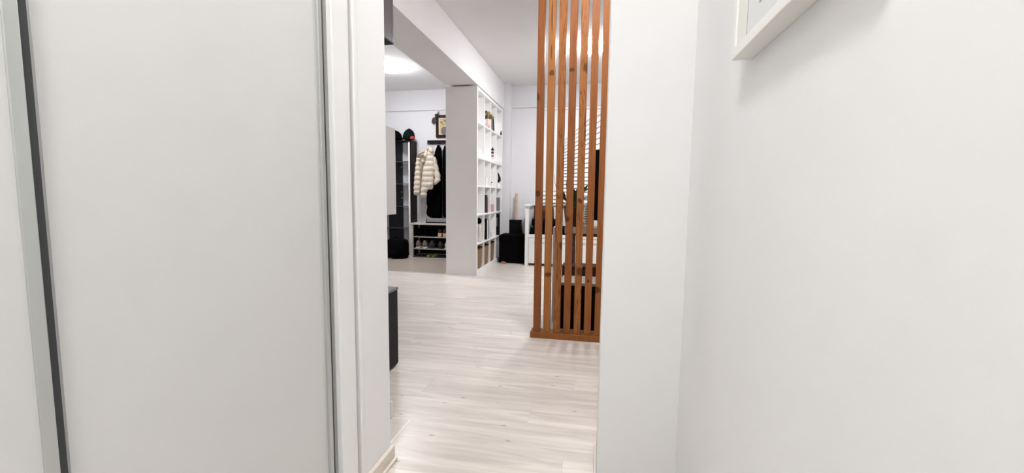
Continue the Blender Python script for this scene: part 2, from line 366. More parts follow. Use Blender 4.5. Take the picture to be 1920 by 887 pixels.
# ------------------------------------------------------------------ pine slat screen
SY = 2.852; SW = 0.046
sc = thing('slat_screen', 'tall stained pine slat room divider standing on the pale floor', 'room divider', (0, 2.88, 0))
box('base_rail', (-0.421, 0.40, 2.833, 2.935, 0, 0.040), pine('pine_base', (0.25, 0.09, 0.028)), sc, 0.002)
box('top_rail', (-0.421, 0.40, 2.833, 2.935, CEIL-0.04, CEIL), pine('pine_top', (0.36, 0.16, 0.06)), sc, 0.002)
tones = [(0.225,0.076,0.025), (0.315,0.126,0.039), (0.28,0.103,0.032), (0.235,0.080,0.026), (0.30,0.114,0.036), (0.258,0.090,0.028), (0.258,0.090,0.027)]
kn = {0: [(1007.5,183,7,9), (1008,363,6,7)], 1: [(1034.5,138,5,6), (1027,515,7,5)], 2: [(1053,462,5,9)],
      3: [(1073,131,5,4), (1060.5,409,8,7)], 4: [(1098,128,7,10), (1088,377,5,5), (1086.5,508,7,9)], 5: [(1103,527,3,4)], 6: [(1119,545,8,8)]}
ck = {1: [(1035.5,28,1.4,34), (1034,98,1.4,16)], 4: [(1099,247,2.2,38)], 3: [], 2: []}
P = FPX/2.85
for i in range(11):
    x0 = -0.403+i*0.0687
    ks = []; cs = []
    for (kx, ky, a, b) in kn.get(i, []):
        p = W(kx, ky, Y=SY); ks.append((p.x, p.z, a/P, b/P))
    for (kx, ky, a, b) in ck.get(i, []):
        p = W(kx, ky, Y=SY); cs.append((p.x, p.z, a/P, b/P))
    t = tones[i % 7]
    box('slat', (x0, x0+SW, SY, SY+SW, 0.040, CEIL-0.04), pine('pine_%d' % i, t, ks, 2.6 if i in (2,) else (1.6 if i in (4,) else 0.5), cs), sc, 0.0025)

# ------------------------------------------------------------------ dark cabinets behind the left jamb
cx1 = -1.08; cyf = 2.205
lc = thing('low_cabinet', 'dark low cabinet with grey glossy top standing behind the left jamb', 'cabinet', (-1.6, 1.9, 0))
box('body', (-2.3, cx1, 1.66, cyf-0.02, 0.012, 0.436), dark, lc, 0.002)
box('top', (-2.3, cx1, 1.66, cyf, 0.436, 0.450), darktop, lc, 0.001, 'glossy grey top')
for k in range(2):
    dd = box('door', (-2.3+k*0.61, -2.3+k*0.61+0.605, cyf-0.02, cyf, 0.012, 0.434), dark, lc, 0.002)
    box('handle', (-2.05+k*0.61, -1.95+k*0.61, cyf, cyf+0.015, 0.36, 0.37), chrome, dd)
box('plinth', (-2.28, cx1-0.02, 1.68, cyf-0.05, 0.0, 0.012), blackplastic, lc)
uc = thing('wall_cabinet', 'dark wall cabinet hung high behind the left jamb under the ceiling', 'cabinet', (-1.6, 1.9, 1.76))
box('body', (-2.3, cx1, 1.64, 2.17, 1.764, 2.56), mat('dark_gloss', (0.10, 0.085, 0.095), 0.16), uc, 0.002)
box('bottom', (-2.3, cx1, 1.64, 2.19, 1.758, 1.764), dark, uc)
for k in range(2):
    dd = box('door', (-2.3+k*0.61, -2.3+k*0.61+0.605 if k == 0 else cx1, 2.17, 2.19, 1.764, 2.56), MATS['dark_gloss'], uc, 0.002)
    box('handle', (-2.05+k*0.61, -1.95+k*0.61, 2.19, 2.205, 1.80, 1.81), chrome, dd)
# white cabinet hung on the partition, seen from its end
hx1 = W(741, 242, Y=4.4).x
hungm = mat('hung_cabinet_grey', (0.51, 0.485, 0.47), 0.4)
hc = thing('hung_cabinet', 'plain white wall-hung cabinet seen end-on left of the cap shelf', 'cabinet', (-2.33, 4.0, 0.75))
box('body', (-2.478, hx1-0.018, 3.2, 4.4, 0.752, 1.678), hungm, hc, 0.003)
for k in range(2): 
    dd = box('door', (hx1-0.018, hx1, 3.2+k*0.6+0.001, 3.8+k*0.6-0.001, 0.752, 1.678), hungm, hc, 0.003)

# ------------------------------------------------------------------ cube shelves under the beam
SX0, SX1, SY0, SY1 = -1.785, -1.398, 4.94, 6.325
def cube_shelf(label, z0, z1, rows, top_t, bot_t):
    t = thing('cube_shelf', label, 'shelf', ((SX0+SX1)/2, (SY0+SY1)/2, z0), 'stacked white cube shelves')
    T = 0.036
    box('side_panel', (SX0, SX1, SY0, SY0+T, z0, z1), shelfm, t, 0.0015)
    box('side_panel', (SX0, SX1, SY1-T, SY1, z0, z1), shelfm, t, 0.0015)
    box('bottom_board', (SX0, SX1, SY0+T, SY1-T, z0, z0+bot_t), shelfm, t, 0.001)
    box('top_board', (SX0, SX1, SY0+T, SY1-T, z1-top_t, z1), shelfm, t, 0.001)
    zs = [z0+bot_t]+rows+[z1-top_t]
    for zz in rows: box('shelf_board', (SX0+0.003, SX1-0.003, SY0+T, SY1-T, zz-0.009, zz+0.009), shelfm, t, 0.001)
    for k in range(1, 4):
        yy = SY0+T+(SY1-SY0-2*T)*k/4
        for a, b in zip(zs, zs[1:]):
            box('divider', (SX0+0.004, SX1-0.004, yy-0.009, yy+0.009, a+(0.009 if a in rows else 0), b-(0.009 if b in rows else 0)), shelfm, t, 0.001)
    return t
cube_shelf('tall white cube shelf with four rows, standing on the floor under the smaller one', 0, 1.440, [0.378, 0.732, 1.082], 0.026, 0.058)
cube_shelf('short white cube shelf with two rows stacked on the tall one under the beam', 1.440, 2.238, [1.838], 0.036, 0.026)
ZR = {1: 1.847, 2: 1.466, 3: 1.091, 4: 0.741, 5: 0.387, 6: 0.058}     # board tops per row, top row first
def cub(col, fr=0.5): return SY0+0.036+(SY1-SY0-0.072)*(col-1+fr)/4
FX = SX1-0.03
# baskets in the bottom row
bprops = ['nearest of the three wicker baskets', 'middle one of the three wicker baskets', 'farthest wicker basket beside the black ottoman']
for k in range(3):
    cy = cub(k+1); z = ZR[6]+0.001; hw = 0.148
    b = thing('wicker_basket', ['brown wicker basket nearest the camera in the bottom shelf row', 'brown wicker basket in the middle of the bottom shelf row',
              'brown wicker basket next to the black ottoman in the bottom shelf row'][k], 'basket', (SX1-0.19, cy, z), 'wicker baskets in the bottom row')
    bm = bmesh.new(); n = 13
    rings = []
    for q in range(n):
        zz = z+0.255*q/(n-1); s = 1+0.012*(q % 2); tp = 0.95+0.05*q/(n-1)
        rings.append(superring(SX1-0.185, cy, zz, 0.172*s*tp, (hw-0.005)*s*tp, 28, 7))
    rings.append(superring(SX1-0.185, cy, z+0.255, 0.160, hw-0.014, 28, 7)); rings.append(superring(SX1-0.185, cy, z+0.02, 0.152, hw-0.02, 28, 7))
    loft(bm, rings); obj('body', bm, wicker, b)
    bm = bmesh.new(); tube(bm, superring(SX1-0.185, cy, z+0.257, 0.174, hw-0.004, 28, 7)+[superring(SX1-0.185, cy, z+0.257, 0.174, hw-0.004, 28, 7)[0]], 0.006, 6)
    obj('rim', bm, brownwood, b)

# shelf ornaments ------------------------------------------------------------
def book(name, label, cat, col, row, y0, th, h, dep, mt, group=None, lean=0.0, label_m=None, xf=FX):
    z = ZR[row]+0.001
    t = thing(name, label, cat, (xf-dep/2, y0, z), group)
    bm = bmesh.new(); add_box(bm, xf-dep, xf, y0, y0+th, z, z+h); obj('cover', bm, mt, t, bevel=0.002)
    bm = bmesh.new(); add_box(bm, xf-dep+0.004, xf-dep-0.001+0.004, y0+0.003, y0+th-0.003, z+0.004, z+h-0.004); obj('pages', bm, paperm, t)
    if lean: t.rotation_euler = (lean, 0, 0)
    if label_m: 
        bm = bmesh.new(); add_box(bm, xf-dep*0.6, xf-0.022, y0-0.0010, y0+0.001, z+h*0.42, z+h*0.84); obj('cover_label', bm, label_m, t)
    return t
# what stands in a cube is seen against the far divider of that cube
def cpos(col, px, fr=0.72): return W(px, 350, Y=cub(col, fr)).x
# row 1: flowers in a pink vase, leaning black frame, dark figurine
vy = cub(2, 0.62); vz = ZR[1]+0.001; vx = cpos(2, 913.5, 0.62)
fv = thing('flower_vase', 'small pink vase with dried flowers on the top shelf row', 'vase', (vx, vy, vz))
bm = bmesh.new(); lathe(bm, vx, vy, [(0.030, vz), (0.045, vz+0.03), (0.042, vz+0.07), (0.026, vz+0.10), (0.030, vz+0.11), (0.020, vz+0.108)], 16); obj('vase', bm, mat('pink_glaze', (0.72, 0.50, 0.48), 0.4), fv, True)
for k in range(9):
    a = k*2.4; r = 0.015+0.022*(k % 3); px, py, pz = vx+r*math.cos(a), vy+r*math.sin(a)*0.8, vz+0.125+0.022*(k % 4)
    bm = bmesh.new(); tube(bm, [(vx, vy, vz+0.08), (px, py, pz)], 0.0025, 5); obj('stem', bm, stemm, fv)
    bm = bmesh.new(); bmesh.ops.create_icosphere(bm, subdivisions=2, radius=0.026)
    for v in bm.verts: v.co *= 0.8+0.35*rnd.random(); v.co.z *= 0.7
    bmesh.ops.translate(bm, verts=bm.verts, vec=(px, py, pz)); obj('bloom', bm, [mat('bloom_tan', (0.42, 0.26, 0.10), 0.8), mat('bloom_dark', (0.06, 0.035, 0.025), 0.8), mat('bloom_olive', (0.16, 0.15, 0.04), 0.8)][k % 3], fv, True)
ly = cub(3, 0.62); lfx = cpos(3, 926, 0.62)
lf = thing('leaning_frame', 'thin black photo frame leaning in the top shelf row', 'frame', (lfx-0.07, ly, ZR[1]+0.004))
box('frame', (lfx-0.15, lfx, ly, ly+0.014, ZR[1]+0.004, ZR[1]+0.20), blackplastic, lf, 0.002)
box('backing', (lfx-0.14, lfx-0.010, ly-0.001, ly, ZR[1]+0.014, ZR[1]+0.19), greym, lf)
lf.rotation_euler = (math.radians(13), 0, 0)
def figurine(name, label, row, col, px, h, r, mt, headmt=None, fr=0.72):
    yy = cub(col, fr); z = ZR[row]+0.001; x = cpos(col, px, fr)
    t = thing(name, label, 'figurine', (x, yy, z))
    bm = bmesh.new(); lathe(bm, x, yy, [(r, z), (r*1.05, z+h*.04), (r*.75, z+h*.08), (r*.9, z+h*.3), (r*.8, z+h*.5), (r*.95, z+h*.62), (r*.45, z+h*.72), (r*.35, z+h*.76)], 14); obj('body', bm, mt, t, True)
    bm = bmesh.new(); bmesh.ops.create_uvsphere(bm, u_segments=12, v_segments=8, radius=h*0.13); bmesh.ops.translate(bm, verts=bm.verts, vec=(x, yy, z+h*0.87)); obj('head', bm, headmt or mt, t, True)
    return t
figurine('figurine', 'small dark figurine at the far end of the top shelf row', 1, 4, 938.5, 0.06, 0.014, charcoal)
figurine('figurine', 'small white figurine in the nearest cube above the seam', 2, 1, 899.5, 0.085, 0.024, bedm)
# row 2: a little stack of nail-polish bottles
yy = cub(3, 0.72); z = ZR[2]+0.001; bxx = cpos(3, 923)
for k in range(4):
    zz = z+0.042*k
    t = thing('polish_bottle', ['lowest pale bottle', 'second small pink bottle', 'third small dark bottle', 'topmost black bottle'][k]+' of the little stack in a cube shelf', 'bottle', (bxx, yy, zz), 'stacked little bottles')
    mt = [pinkm, mat('rose_glass', (0.35, 0.12, 0.16), 0.2), charcoal, blackplastic][k]
    bm = bmesh.new(); lathe(bm, bxx, yy, [(0.017, zz), (0.019, zz+0.004), (0.019, zz+0.022), (0.009, zz+0.027)], 14); obj('bottle', bm, mt, t, True)
    bm = bmesh.new(); lathe(bm, bxx, yy, [(0.010, zz+0.027), (0.009, zz+0.0415)], 12); obj('cap', bm, [paperm, paperm, pinkm, charcoal][k], t)
# row 3: candle, dark trinket, curved sculpture
yy = cub(2, 0.72); z = ZR[3]+0.001; kx = cpos(2, 911.5)
t = thing('candle', 'slim white candle in a cube on the shelf', 'candle', (kx, yy, z))
bm = bmesh.new(); lathe(bm, kx, yy, [(0.026, z), (0.026, z+0.006), (0.018, z+0.012), (0.017, z+0.115), (0.012, z+0.12)], 16); obj('wax', bm, bedm, t)
bm = bmesh.new(); tube(bm, [(kx, yy, z+0.119), (kx+0.001, yy, z+0.132)], 0.0015, 5); obj('wick', bm, dark_shade, t)
figurine('figurine', 'tiny dark trinket on the third shelf row from the top', 3, 3, 922, 0.07, 0.012, paperm, charcoal)
yy = cub(4, 0.6); z = ZR[3]+0.001; kx = cpos(4, 934.5, 0.6)
t = thing('sculpture', 'dark curved abstract sculpture near the far end of the shelf', 'sculpture', (kx, yy, z))
bm = bmesh.new(); lathe(bm, kx, yy, [(0.03, z), (0.03, z+0.012), (0.012, z+0.05)], 14); obj('foot', bm, bedm, t)
bm = bmesh.new(); tube(bm, [(kx, yy-0.01, z+0.075), (kx+0.012, yy, z+0.095), (kx+0.014, yy, z+0.14), (kx-0.002, yy, z+0.19), (kx-0.012, yy, z+0.215)], [0.02, 0.024, 0.018, 0.011, 0.003], 10); obj('curve', bm, brownwood, t, True)
# row 4 books
def bk2(name, label, cat, row, col, px, fr, th, h, dep, mt, group=None, label_m=None):
    return book(name, label, cat, col, row, cub(col, fr), th, h, dep, mt, group, 0.0, label_m, cpos(col, px, fr))
bk2('book', 'tall dark book in the fourth shelf row', 'book', 4, 2, 913.2, .62, 0.030, 0.235, 0.17, mat('dark_plum', (0.035, 0.025, 0.035), 0.5))
bk2('book', 'mauve book standing behind the tall dark one', 'book', 4, 2, 914.8, .74, 0.016, 0.205, 0.15, mat('mauve_card', (0.30, 0.20, 0.22), 0.6))
bk2('book', 'small pink book in the fourth shelf row', 'book', 4, 3, 925, .68, 0.05, 0.105, 0.12, pinkm)
bk2('book', 'thick grey book at the far end of the fourth shelf row', 'book', 4, 4, 936, .66, 0.06, 0.20, 0.16, greym)
# row 5
figurine('statuette', 'tall statuette with a dark head and beige gown in the nearest cube', 5, 1, 898, 0.30, 0.042, skinwood, capblack)
bk2('binder', 'black binder in the second row from the bottom of the shelf', 'binder', 5, 2, 912.2, .50, 0.045, 0.275, 0.20, blackplastic, 'binders in the cube', paperm)
bk2('binder', 'white binder between two black binders in the shelf', 'binder', 5, 2, 914.6, .66, 0.030, 0.262, 0.20, paperm, 'binders in the cube')
bk2('binder', 'narrow black binder at the far side of the white one', 'binder', 5, 2, 916, .78, 0.018, 0.27, 0.20, blackplastic, 'binders in the cube')
figurine('figurine', 'tiny beige figurine in the second row from the bottom', 5, 3, 921, 0.07, 0.012, creamfab)
bk2('binder', 'thick black binder above the ottoman at the far end of the shelf', 'binder', 5, 4, 936, .62, 0.07, 0.31, 0.22, blackplastic, 'binders in the cube', greym)

# ------------------------------------------------------------------ ottoman, dustpan, toy
ox0, ox1, oy0, oy1 = -1.372, -0.985, 6.0, 6.36
ot = thing('ottoman', 'black fabric storage cube with a lid standing between shelf and daybed', 'ottoman', ((ox0+ox1)/2, (oy0+oy1)/2, 0))
bm = bmesh.new()
cxm, cym = (ox0+ox1)/2, (oy0+oy1)/2
loft(bm, [superring(cxm, cym, zz, (ox1-ox0)/2*s, (oy1-oy0)/2*s, 36, 14) for zz, s in ((0.0, .985), (0.015, .995), (0.15, .995), (0.31, .99))]); obj('body', bm, blackfab, ot)
bm = bmesh.new()
loft(bm, [superring(cxm, cym, zz, (ox1-ox0)/2*s, (oy1-oy0)/2*s, 36, 14) for zz, s in ((0.31, 1.0), (0.318, 1.012), (0.385, 1.012), (0.398, 1.0), (0.405, .95), (0.408, .6))]); obj('lid', bm, blackfab, ot)
dp = thing('dustpan', 'black upright dustpan with wooden broom handle behind the ottoman', 'dustpan', (-1.21, 6.45, 0))
bm = bmesh.new()
loft(bm, [[(-1.21-a, 6.41, zz), (-1.21+a, 6.41, zz), (-1.21+a, 6.50, zz), (-1.21-a, 6.50, zz)] for zz, a in ((0, .115), (0.42, .103), (0.50, .095), (0.56, .088), (0.565, .094), (0.605, .092))]); obj('pan', bm, blackplastic, dp, bevel=0.004)
bm = bmesh.new(); tube(bm, [(-1.212, 6.455, 0.1), (-1.212, 6.46, 0.6), (-1.205, 6.49, 1.0), (-1.205, 6.491, 1.012)], [0.018, 0.019, 0.019, 0.012], 12); obj('handle', bm, lightwood, dp, True)
box('grip_lip', (-1.30, -1.12, 6.400, 6.41, 0.575, 0.60), blackplastic, dp, 0.003)
tp = W(945, 494, Z=0)
ty = thing('dog_toy', 'small orange rope toy lying in front of the black ottoman', 'toy', (tp.x, 5.93, 0))
bm = bmesh.new(); tube(bm, [(tp.x-0.022, 5.93, 0.015), (tp.x-0.006, 5.925, 0.03), (tp.x+0.016, 5.935, 0.018)], 0.010, 8); obj('rope', bm, orange, ty, True)
for s in (-0.026, 0.022):
    bm = bmesh.new(); bmesh.ops.create_icosphere(bm, subdivisions=2, radius=0.016); bmesh.ops.translate(bm, verts=bm.verts, vec=(tp.x+s, 5.93, 0.016)); obj('knot', bm, orange, ty, True)

# ------------------------------------------------------------------ daybed
bx0, bx1, by0, by1 = -0.965, 1.05, 5.86, 6.50
db = thing('daybed', 'white wooden daybed with panelled drawers and black mattress behind the slats', 'daybed', (0.05, 6.18, 0))
for xx in (bx0, bx1-0.05):
    for yy in (by0, by1-0.05): box('post', (xx, xx+0.05, yy, yy+0.05, 0, 0.83), bedm, db, 0.003)
    box('end_panel', (xx+0.012, xx+0.038, by0+0.05, by1-0.05, 0.12, 0.80), bedm, db, 0.002)
    box('end_cap', (xx-0.015, xx+0.065, by0-0.02, by1+0.012, 0.83, 0.853), bedm, db, 0.004)
box('back_panel', (bx0+0.05, bx1-0.05, by1-0.04, by1-0.015, 0.12, 0.82), bedm, db, 0.002)
box('back_cap', (bx0+0.065, bx1-0.065, by1-0.06, by1+0.012, 0.83, 0.853), bedm, db, 0.004)
box('front_rail', (bx0+0.05, bx1-0.05, by0+0.008, by0+0.034, 0.395, 0.44), bedm, db, 0.002)
box('base', (bx0+0.05, bx1-0.05, by0+0.06, by1-0.045, 0.03, 0.40), bedm, db)
dw = (bx1-bx0-0.10)/3
for k in range(3):
    a = bx0+0.05+dw*k+0.004; b = a+dw-0.008
    dr = box('drawer', (a, b, by0+0.012, by0+0.034, 0.035, 0.388), bedm, db, 0.003)
    for d in ((a, b, 0.035, 0.085), (a, b, 0.335, 0.388), (a, a+0.06, 0.085, 0.335), (b-0.06, b, 0.085, 0.335)):
        box('drawer_frame', (d[0], d[1], by0+0.002, by0+0.012, d[2], d[3]), bedm, dr, 0.002)
    bm = bmesh.new(); lathe(bm, 0, 0, [(0.006, 0), (0.006, 0.012), (0.015, 0.018), (0.015, 0.026), (0.006, 0.03)], 14)
    bmesh.ops.rotate(bm, verts=bm.verts, matrix=Matrix.Rotation(math.radians(90), 3, 'X')); bmesh.ops.translate(bm, verts=bm.verts, vec=((a+b)/2, by0+0.013, 0.215)); obj('knob', bm, bedm, dr, True)
bm = bmesh.new()
loft(bm, [superring((bx0+bx1)/2, (by0+by1)/2-0.01, zz, ((bx1-bx0)/2-0.056)*s, ((by1-by0)/2-0.04)*s, 40, 20) for zz, s in ((0.402, .99), (0.42, 1), (0.50, 1), (0.525, .985), (0.53, .95))]); obj('mattress', bm, blackfab, db)
def cushion(name, label, cx, cy, cz, w, h, d, mt, rot=0.0):
    bm = bmesh.new(); n = 12; vs = {}
    for s in (-1, 1):
        for i in range(n+1):
            for j in range(n+1):
                u, v = i/n*2-1, j/n*2-1
                bul = max(0, (1-u**4)*(1-v**4))**0.5
                if s == 1 and (i in (0, n) or j in (0, n)): vs[(1, i, j)] = vs[(-1, i, j)]; continue
                vs[(s, i, j)] = bm.verts.new((u*w/2*(1-0.05*v*v), s*d/2*bul, v*h/2*(1-0.05*u*u)))
        for i in range(n):
            for j in range(n): bm.faces.new((vs[(s,i,j)], vs[(s,i+1,j)], vs[(s,i+1,j+1)], vs[(s,i,j+1)]))
    bmesh.ops.rotate(bm, verts=bm.verts, matrix=Matrix.Rotation(rot, 3, 'X'))
    zmin = min(v.co.z for v in bm.verts)
    bmesh.ops.translate(bm, verts=bm.verts, vec=(cx, cy, cz-zmin))
    return tag(obj(name, bm, mt, None, True), label, 'cushion', 'cushions on the daybed')
cushion('cushion', 'black cushion lying at the left end of the white daybed', -0.70, 6.10, 0.531, 0.42, 0.12, 0.34, blackfab)
cushion('cushion', 'brown cushion leaning on the left end of the daybed back', -0.76, 6.33, 0.531, 0.30, 0.30, 0.12, midbrown, 0.2)

# ------------------------------------------------------------------ window with a white blind on the far wall
wn = struct('window_1', (-0.82, 0.75, YF-0.02, YF-0.006, 0.86, 2.24), bedm)
box('pane', (-0.75, -0.04, YF-0.024, YF-0.020, 0.93, 2.17), mat('night_glass', (0.03, 0.035, 0.05), 0.05), wn)
box('pane', (0.02, 0.68, YF-0.024, YF-0.020, 0.93, 2.17), MATS['night_glass'], wn)
bd = thing('window_blind', 'white slatted window blind with fanned upper slats behind the pine screen', 'blind', (-0.1, YF-0.05, 0.86))
box('head_rail', (-0.83, 0.76, YF-0.06, YF-0.026, 2.25, 2.285), blindm, bd, 0.002)
box('cloth', (-0.82, 0.75, YF-0.034, YF-0.028, 0.87, 2.25), blindm, bd)
box('shade_strip', (-0.56, 0.74, YF-0.0355, YF-0.034, 0.88, 1.55), blindd, bd); box('shade_strip', (-0.80, -0.56, YF-0.0355, YF-0.034, 0.88, 1.05), blindd, bd)  # grey backing paints the shade lines between the blind slats
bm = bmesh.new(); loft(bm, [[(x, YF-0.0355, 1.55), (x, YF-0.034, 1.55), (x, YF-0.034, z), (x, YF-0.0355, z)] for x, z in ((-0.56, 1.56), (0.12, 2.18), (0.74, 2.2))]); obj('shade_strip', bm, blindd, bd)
def blind_slat(xa, xb, za, zb, ha, hb):
    bm = bmesh.new(); y0, y1 = YF-0.062, YF-0.037
    loft(bm, [[(x, y0, z-h*0.5), (x, y0+0.005, z-h*0.5), (x, y1, z+h*0.5), (x, y1-0.005, z+h*0.5)] for x, z, h in ((xa, za, ha), (xb, zb, hb))])
    obj('slat', bm, blindm, bd)
zz = 0.90; xm = -0.33; SP = 0.056
def msl(z): return min(0.85, max(0.0, (z-1.28)/0.75))
while zz < 2.0:
    m0, m1 = msl(zz), msl(zz+SP)
    xa = -0.80 if zz < 1.05 else -0.56
    xb = 0.74
    if m0 > 0: xb = min(0.74, xm+(2.22-zz)/m0)
    if xb-xa > 0.1:
        sp = lambda x: SP+(m1-m0)*(x-xm)
        blind_slat(xa, xb, zz+m0*(xa-xm), zz+m0*(xb-xm), sp(xa)*0.90, sp(xb)*0.88)
    zz += SP

# ------------------------------------------------------------------ things close behind the slat screen
ct = thing('console_table', 'beige console table with brown legs behind the slat screen', 'table', (0.3, 3.85, 0))
tz0, tz1, ty0, ty1 = 0.652, 0.704, 3.70, 4.02
box('top', (-0.262, 1.10, ty0, ty1, tz0, tz1), beige, ct, 0.003)
for xx in (-0.222, 1.03):
    for yy in (ty0+0.01, ty1-0.05): box('leg', (xx, xx+0.04, yy, yy+0.04, 0, tz0), midbrown, ct, 0.003)
box('apron', (-0.18, 1.03, ty1-0.03, ty1-0.012, 0.60, tz0), midbrown, ct)
cr_ = thing('wooden_crate', 'low brown wooden crate standing behind the dark wicker hamper', 'crate', (-0.12, 3.55, 0))
q0, q1 = -0.262, 0.015
for k in range(4):
    box('plank', (q0, q1, 3.48, 3.495, 0.004+k*0.097, 0.004+k*0.097+0.092), midbrown, cr_, 0.002)
    box('plank', (q0, q1, 3.655, 3.67, 0.004+k*0.097, 0.004+k*0.097+0.092), midbrown, cr_, 0.002)
box('side', (q0, q0+0.014, 3.495, 3.655, 0, 0.392), midbrown, cr_); box('side', (q1-0.014, q1, 3.495, 3.655, 0, 0.392), midbrown, cr_)
box('lid', (q0, q1, 3.48, 3.67, 0.392, 0.402), midbrown, cr_)
hm = thing('wicker_hamper', 'dark woven hamper with a beige lid right behind the slat screen', 'basket', (-0.03, 3.22, 0))
hx0, hx1_, hy0, hy1, hz = -0.243, 0.20, 3.08, 3.36, 0.325
bm = bmesh.new(); add_box(bm, hx0+0.012, hx1_-0.012, hy0+0.012, hy1-0.012, 0, hz); obj('core', bm, darkwicker, hm)
for k in range(24):
    z = 0.012+k*0.0128
    bm = bmesh.new(); off = 0.004 if k % 2 else 0.0
    for seg in range(1):
        pts = [(hx0+off, hy0+off), (hx1_-off, hy0+off), (hx1_-off, hy1-off), (hx0+off, hy1-off)]
        loft(bm, [[(a, b, z-0.004) for a, b in pts], [(a, b, z+0.004) for a, b in pts]])
    obj('weave_band', bm, darkwicker, hm)
nb = 14
for k in range(nb):
    xx = hx0+0.015+(hx1_-hx0-0.03)*k/(nb-1)
    box('stake', (xx-0.004, xx+0.004, hy0-0.003, hy0+0.006, 0.005, hz), darkwicker, hm)
box('lid', (hx0-0.002, hx1_+0.002, hy0-0.004, hy1+0.004, hz, hz+0.022), beige, hm, 0.004, 'flat beige lid')
tag(box('upright_board', (-0.318, -0.265, 3.25, 3.44, 0, 0.735), lilac, None, 0.004), 'pale lilac upright board box standing between slats and console', 'board')
# television
tv = thing('television', 'black flat television on the console table behind the slats', 'television', (0.55, 3.95, tz1))
box('bezel', (-0.030, 1.09, 3.93, 3.965, 0.755, 1.385), blackplastic, tv, 0.004)
box('screen', (-0.022, 1.082, 3.9285, 3.93, 0.765, 1.377), screenm, tv)
box('stand_foot', (0.20, 0.50, 3.84, 4.00, tz1, tz1+0.012), blackplastic, tv); box('stand_foot', (0.62, 0.92, 3.84, 4.00, tz1, tz1+0.012), blackplastic, tv)
box('stand_neck', (0.33, 0.37, 3.93, 3.96, tz1+0.012, 0.76), blackplastic, tv); box('stand_neck', (0.75, 0.79, 3.93, 3.96, tz1+0.012, 0.76), blackplastic, tv)
# plant in a brown pot
ppx, ppy = -0.205, 3.86
pl = thing('potted_plant', 'leafy green houseplant in a brown pot on the console table', 'plant', (ppx, ppy, tz1))
bm = bmesh.new(); lathe(bm, ppx, ppy, [(0.058, tz1), (0.062, tz1+0.01), (0.082, tz1+0.155), (0.088, tz1+0.16), (0.088, tz1+0.185), (0.078, tz1+0.185), (0.074, tz1+0.165)], 28); obj('pot', bm, potm, pl, True)
bm = bmesh.new(); lathe(bm, ppx, ppy, [(0.0745, tz1+0.15), (0.074, tz1+0.166), (0.01, tz1+0.17)], 20); obj('soil', bm, mat('soil', (0.02, 0.014, 0.01), 1), pl)
def leaf(base, tip, width, droop=0.02):
    base, tip = Vector(base), Vector(tip); d = tip-base
    bm = bmesh.new(); tube(bm, [(ppx, ppy, tz1+0.16), base*0.55+Vector((ppx, ppy, tz1+0.16))*0.45+Vector((0, 0, 0.03)), base], 0.003, 6)
    st = obj('stem', bm, stemm, pl)
    side = d.cross(Vector((0, -0.6, 0.8))).normalized(); nrm = side.cross(d).normalized()
    bm = bmesh.new(); n = 8; rows = []
    for i in range(n+1):
        t = i/n; w = width*math.sin(math.pi*min(1, 0.08+0.92*t)**0.8)*(1 if i < n else 0.02)
        c = base+d*t-Vector((0, 0, droop*t*t))
        rows.append([c-side*w, c-side*w*0.5+nrm*0.004, c-nrm*0.004, c+side*w*0.5+nrm*0.004, c+side*w])
    vv = [[bm.verts.new(p) for p in r] for r in rows]
    for a, b in zip(vv, vv[1:]):
        for i in range(4): bm.faces.new((a[i], a[i+1], b[i+1], b[i]))
    g = bmesh.ops.solidify(bm, geom=bm.faces[:], thickness=0.0015)
    obj('leaf', bm, leafm, pl, True)
LP = lambda x, y, Y=3.84: W(x, y, Y=Y)
for (a, b, w, dY) in (((1064, 378), (1046, 358), .016, 0.0), ((1060, 372), (1053, 352), .014, .04), ((1062, 388), (1050, 382), .013, -.05), ((1072, 372), (1063, 328), .03, .02),
                   ((1080, 385), (1084, 345), .028, -.02), ((1084, 372), (1103, 342), .022, .05), ((1086, 362), (1106, 350), .02, -.03), ((1082, 376), (1108, 366), .016, .02),
                   ((1056, 380), (1041, 361), .010, .03), ((1076, 380), (1077, 350), .03, .03), ((1078, 392), (1080, 366), .02, -.06), ((1066, 384), (1060, 366), .018, -.04)):
    leaf(LP(*a, 3.85+dY), LP(*b, 3.83+dY*1.5), w)
bm = bmesh.new(); tube(bm, [(ppx, ppy, tz1+0.16), LP(1052, 380), LP(1041, 345), LP(1039, 327)], [0.003, 0.0025, 0.002, 0.001], 5); obj('stem', bm, stemm, pl)
# lacy ornament beside the plant
lx = W(1099, 428, Y=3.8).x
lo = thing('lace_lantern', 'white lacy ornament standing beside the plant pot on the console', 'ornament', (lx, 3.80, tz1))
lacem = mat('lace_white', (0.80, 0.78, 0.76), 0.6)
bm = bmesh.new(); lathe(bm, lx, 3.80, [(0.04, tz1), (0.045, tz1+0.012), (0.03, tz1+0.016)], 18); obj('foot', bm, lacem, lo)
for k in range(9):
    z = tz1+0.022+k*0.021; r = 0.020+0.018*math.sin(math.pi*(k+1)/10)
    ring = [(lx+r*math.cos(2*math.pi*q/14), 3.80+r*math.sin(2*math.pi*q/14), z+0.007*(1 if q % 2 else -1)) for q in range(14)]
    bm = bmesh.new(); tube(bm, ring+[ring[0]], 0.0065, 6); obj('lace_ring', bm, lacem, lo, True)
bm = bmesh.new(); lathe(bm, lx, 3.80, [(0.012, tz1+0.01), (0.018, tz1+0.1), (0.010, tz1+0.2)], 10); obj('core', bm, charcoal, lo)

